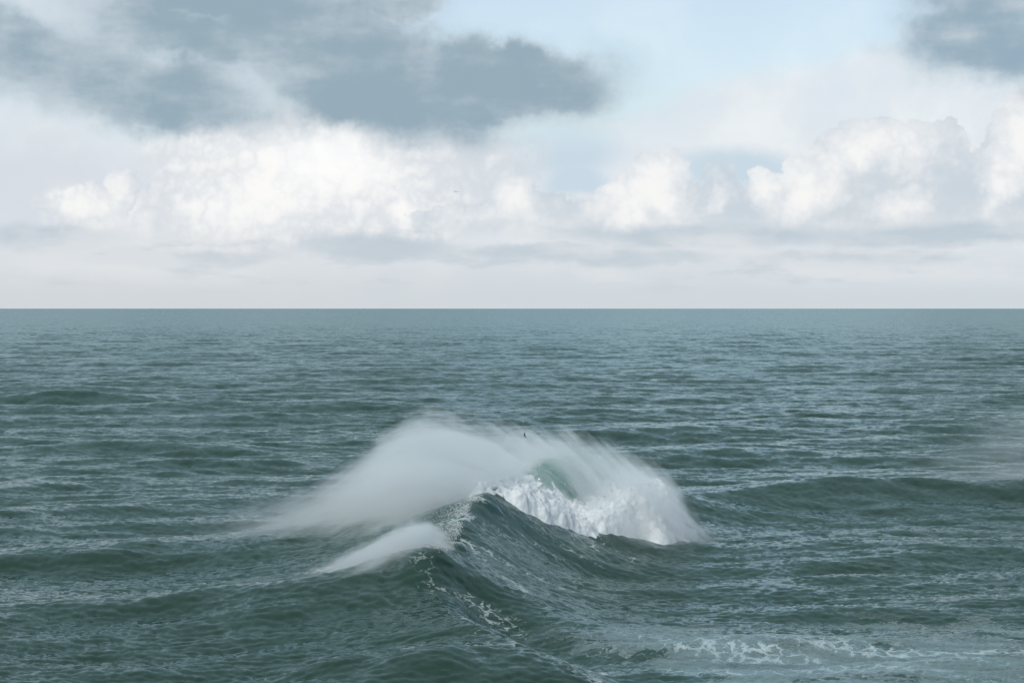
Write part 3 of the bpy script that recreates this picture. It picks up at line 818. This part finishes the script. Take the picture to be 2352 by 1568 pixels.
pa, ra = froth(wp, wn, 60000, 0.42, 0.03, 0.11, (-0.5, 0, 0.6))
out_i = (wn[:, 2] > 0.2) | (wn[:, 0] > 0.6)
pb, rb = froth(wp[out_i], wn[out_i], 14000, 1.2, 0.03, 0.085, (-1.2, 0, 0.6))
lp = outer.reshape(-1, 3)[(QV.ravel() > 0.2) & (QV.ravel() < 0.75)]
pc, rc = froth(lp, np.tile([0.3, -0.2, 0.9], (len(lp), 1)), 9000, 0.9, 0.03, 0.09, (-2.0, 0, 0.3))
dm = drops_mesh('flying_drops', np.concatenate([pa, pb, pc]), np.concatenate([ra, rb, rc]), rng)
do = link('flying_drops', local(dm), M_FOAM, root)
do['kind'] = 'stuff'; do['label'] = 'white drops and froth flying off the foam'

# crest of the unbroken shoulder: torn froth blown back from the edge
cl = MAIN[(MAIN[:, 1] < 436) & (MAIN[:, 2] > 4.2)]
seg = np.cumsum(np.r_[0, np.hypot(np.diff(cl[:, 0]), np.diff(cl[:, 1]))])
def crest_froth(n, back, up, r0, r1, thr):
    s_ = rng.uniform(0, seg[-1], n)
    x = np.interp(s_, seg, cl[:, 0]); y = np.interp(s_, seg, cl[:, 1])
    clump = sample(T_RAND, s_ * 3.1, np.zeros(n) + 3.0)[..., 0]
    k = clump > thr
    x, y, clump = x[k], y[k], clump[k]; m = len(x)
    b = rng.exponential(back, m) * (0.5 + 0.5 * np.clip(clump, 0, 2)) - 0.6
    x = x - b + rng.normal(0, 0.2, m); y = y + rng.normal(0, 0.7, m)
    z = big_waves(x, y)[0] + rng.exponential(up, m)
    return np.stack([x, y, z], -1), rng.uniform(r0, r1, m)
p1, r1_ = crest_froth(8000, 1.0, 0.2, 0.02, 0.06, 0.6)
p2, r2_ = crest_froth(6000, 3.5, 0.5, 0.02, 0.06, 0.0)
cm_ = drops_mesh('crest_froth', np.concatenate([p1, p2]), np.concatenate([r1_, r2_]), rng)
stuff(link('crest_froth', cm_, M_FOAM), 'thin white froth torn along the crest of the unbroken shoulder', 'foam')
#WAVEEND

# ------------------------------------------------------------------ gulls
def gull_mat(name, c):
    m, nt, out = new_mat(name)
    geo = nt.nodes.new('ShaderNodeTexCoord')
    n = V(nt, geo.outputs['Object']).noise(18.0, 3, 0.6)
    col_ = mixc(nt, n, tuple(v * 0.75 for v in c), tuple(min(v * 1.25, 1) for v in c))
    b = nt.nodes.new('ShaderNodeBsdfPrincipled'); b.inputs['Roughness'].default_value = 0.8
    nt.links.new(col_.s, b.inputs['Base Color']); nt.links.new(b.outputs[0], out.inputs[0]); return m
G_BODY = gull_mat('gull_pale_plumage', (0.20, 0.19, 0.165)); G_WING = gull_mat('gull_grey_wing', (0.022, 0.023, 0.018))
G_DARK = gull_mat('gull_dark_feathers', (0.006, 0.006, 0.008)); G_BILL = gull_mat('gull_bill', (0.35, 0.22, 0.05))

def rings(name, spine, k=10):
    """tapered body through (y, z, half-width, half-height) rings"""
    v = []
    for y, z, w, h in spine:
        for a in np.linspace(0, 2 * math.pi, k, endpoint=False): v.append((w * math.cos(a), y, z + h * math.sin(a)))
    ii = np.arange(len(spine) * k).reshape(len(spine), k); jj = np.roll(ii, -1, 1)
    return np_mesh(name, np.array(v), np.stack([ii[:-1], jj[:-1], jj[1:], ii[1:]], -1).reshape(-1, 4))

def wing_mesh(name, stations, side, t=0.012):
    """stations along the wing: (span, lift, leading y, trailing y); closed, cambered"""
    v = []
    for s, z, l, tr in stations:
        m = (l + tr) / 2
        v += [(side * s, l, z), (side * s, m + (l - m) * 0.4, z + t), (side * s, tr, z - 0.004), (side * s, m, z - t * 0.6)]
    n = len(stations); ii = np.arange(n * 4).reshape(n, 4); jj = np.roll(ii, -1, 1)
    q = np.stack([ii[:-1], ii[1:], jj[1:], jj[:-1]], -1).reshape(-1, 4)
    q = np.concatenate([q, [ii[0][::-1], ii[-1]]])
    return np_mesh(name, np.array(v), q if side > 0 else q[:, ::-1])

def gull(label, loc, rot, stL, stR, scale=1.0):
    r = bpy.data.objects.new('gull', None); S.collection.objects.link(r)
    r['label'] = label; r['category'] = 'bird'; r['group'] = 'gulls over the sea'
    link('body', rings('gull_body', [(-0.30, 0.0, 0.004, 0.004), (-0.22, 0, 0.035, 0.028), (-0.1, -0.005, 0.07, 0.065), (0.02, -0.012, 0.082, 0.08), (0.13, -0.005, 0.07, 0.065), (0.2, 0.01, 0.045, 0.045), (0.24, 0.02, 0.03, 0.03)]), G_BODY, r)
    hd = link('head', rings('gull_head', [(0.21, 0.018, 0.02, 0.02), (0.25, 0.026, 0.042, 0.044), (0.29, 0.026, 0.04, 0.042), (0.32, 0.02, 0.022, 0.024), (0.335, 0.016, 0.008, 0.01)]), G_BODY, r)
    link('bill', rings('gull_bill', [(0.32, 0.016, 0.012, 0.014), (0.37, 0.008, 0.008, 0.010), (0.39, 0.0, 0.002, 0.003)], 6), G_BILL, hd)
    for sd_, st_ in ((-1, stL), (1, stR)):
        w = link('wing', wing_mesh('gull_wing', st_[:4], sd_), G_WING, r)
        link('wing_tip', wing_mesh('gull_wing_tip', st_[3:], sd_), G_DARK, w)
    v = [(-0.025, -0.24, 0.01), (0.025, -0.24, 0.01), (0.09, -0.44, 0.0), (-0.09, -0.44, 0.0)]
    tv = np.array(v + [(a, b, c - 0.012) for a, b, c in v])
    link('tail', np_mesh('gull_tail', tv, np.array([[0, 3, 2, 1], [4, 5, 6, 7], [0, 1, 5, 4], [1, 2, 6, 5], [2, 3, 7, 6], [3, 0, 4, 7]]), False), G_DARK, r)
    r.location = loc; r.rotation_euler = rot; r.scale = (scale,) * 3
    return r
flat_wing = [(0.05, 0.03, 0.13, -0.10), (0.22, 0.13, 0.16, -0.09), (0.36, 0.155, 0.17, -0.06), (0.50, 0.14, 0.13, -0.04), (0.66, 0.09, 0.03, -0.04), (0.80, 0.03, -0.09, -0.11)]
up_wing = [(0.04, 0.05, 0.12, -0.12), (0.14, 0.20, 0.18, -0.10), (0.20, 0.36, 0.20, -0.05), (0.26, 0.48, 0.13, -0.04), (0.36, 0.60, 0.02, -0.06), (0.48, 0.70, -0.10, -0.13)]
low_wing = [(0.05, 0.0, 0.12, -0.10), (0.2, -0.02, 0.16, -0.08), (0.32, -0.06, 0.15, -0.04), (0.42, -0.10, 0.08, -0.04), (0.54, -0.16, -0.02, -0.07), (0.62, -0.22, -0.10, -0.12)]
def air(pxx, pyy, d): return ((pxx - 1176) / FPX * d, d, CAM_H - (pyy - HOR) / FPX * d)
gull('dark gull gliding head-on in the pale sky, wings spread wide', air(1047.5, 441, 560), (math.radians(4), math.radians(-4), math.radians(188)), flat_wing, flat_wing, 1.05)
gull('gull banking with one raised wing in front of the white spray', air(1206, 1002.5, 400), (math.radians(8), math.radians(12), math.radians(52)), up_wing, low_wing, 1.08)
gull('tiny far gull, a speck before the right-hand clouds', air(1874, 452.5, 1150), (0, 0, math.radians(178)), flat_wing, flat_wing, 1.0)
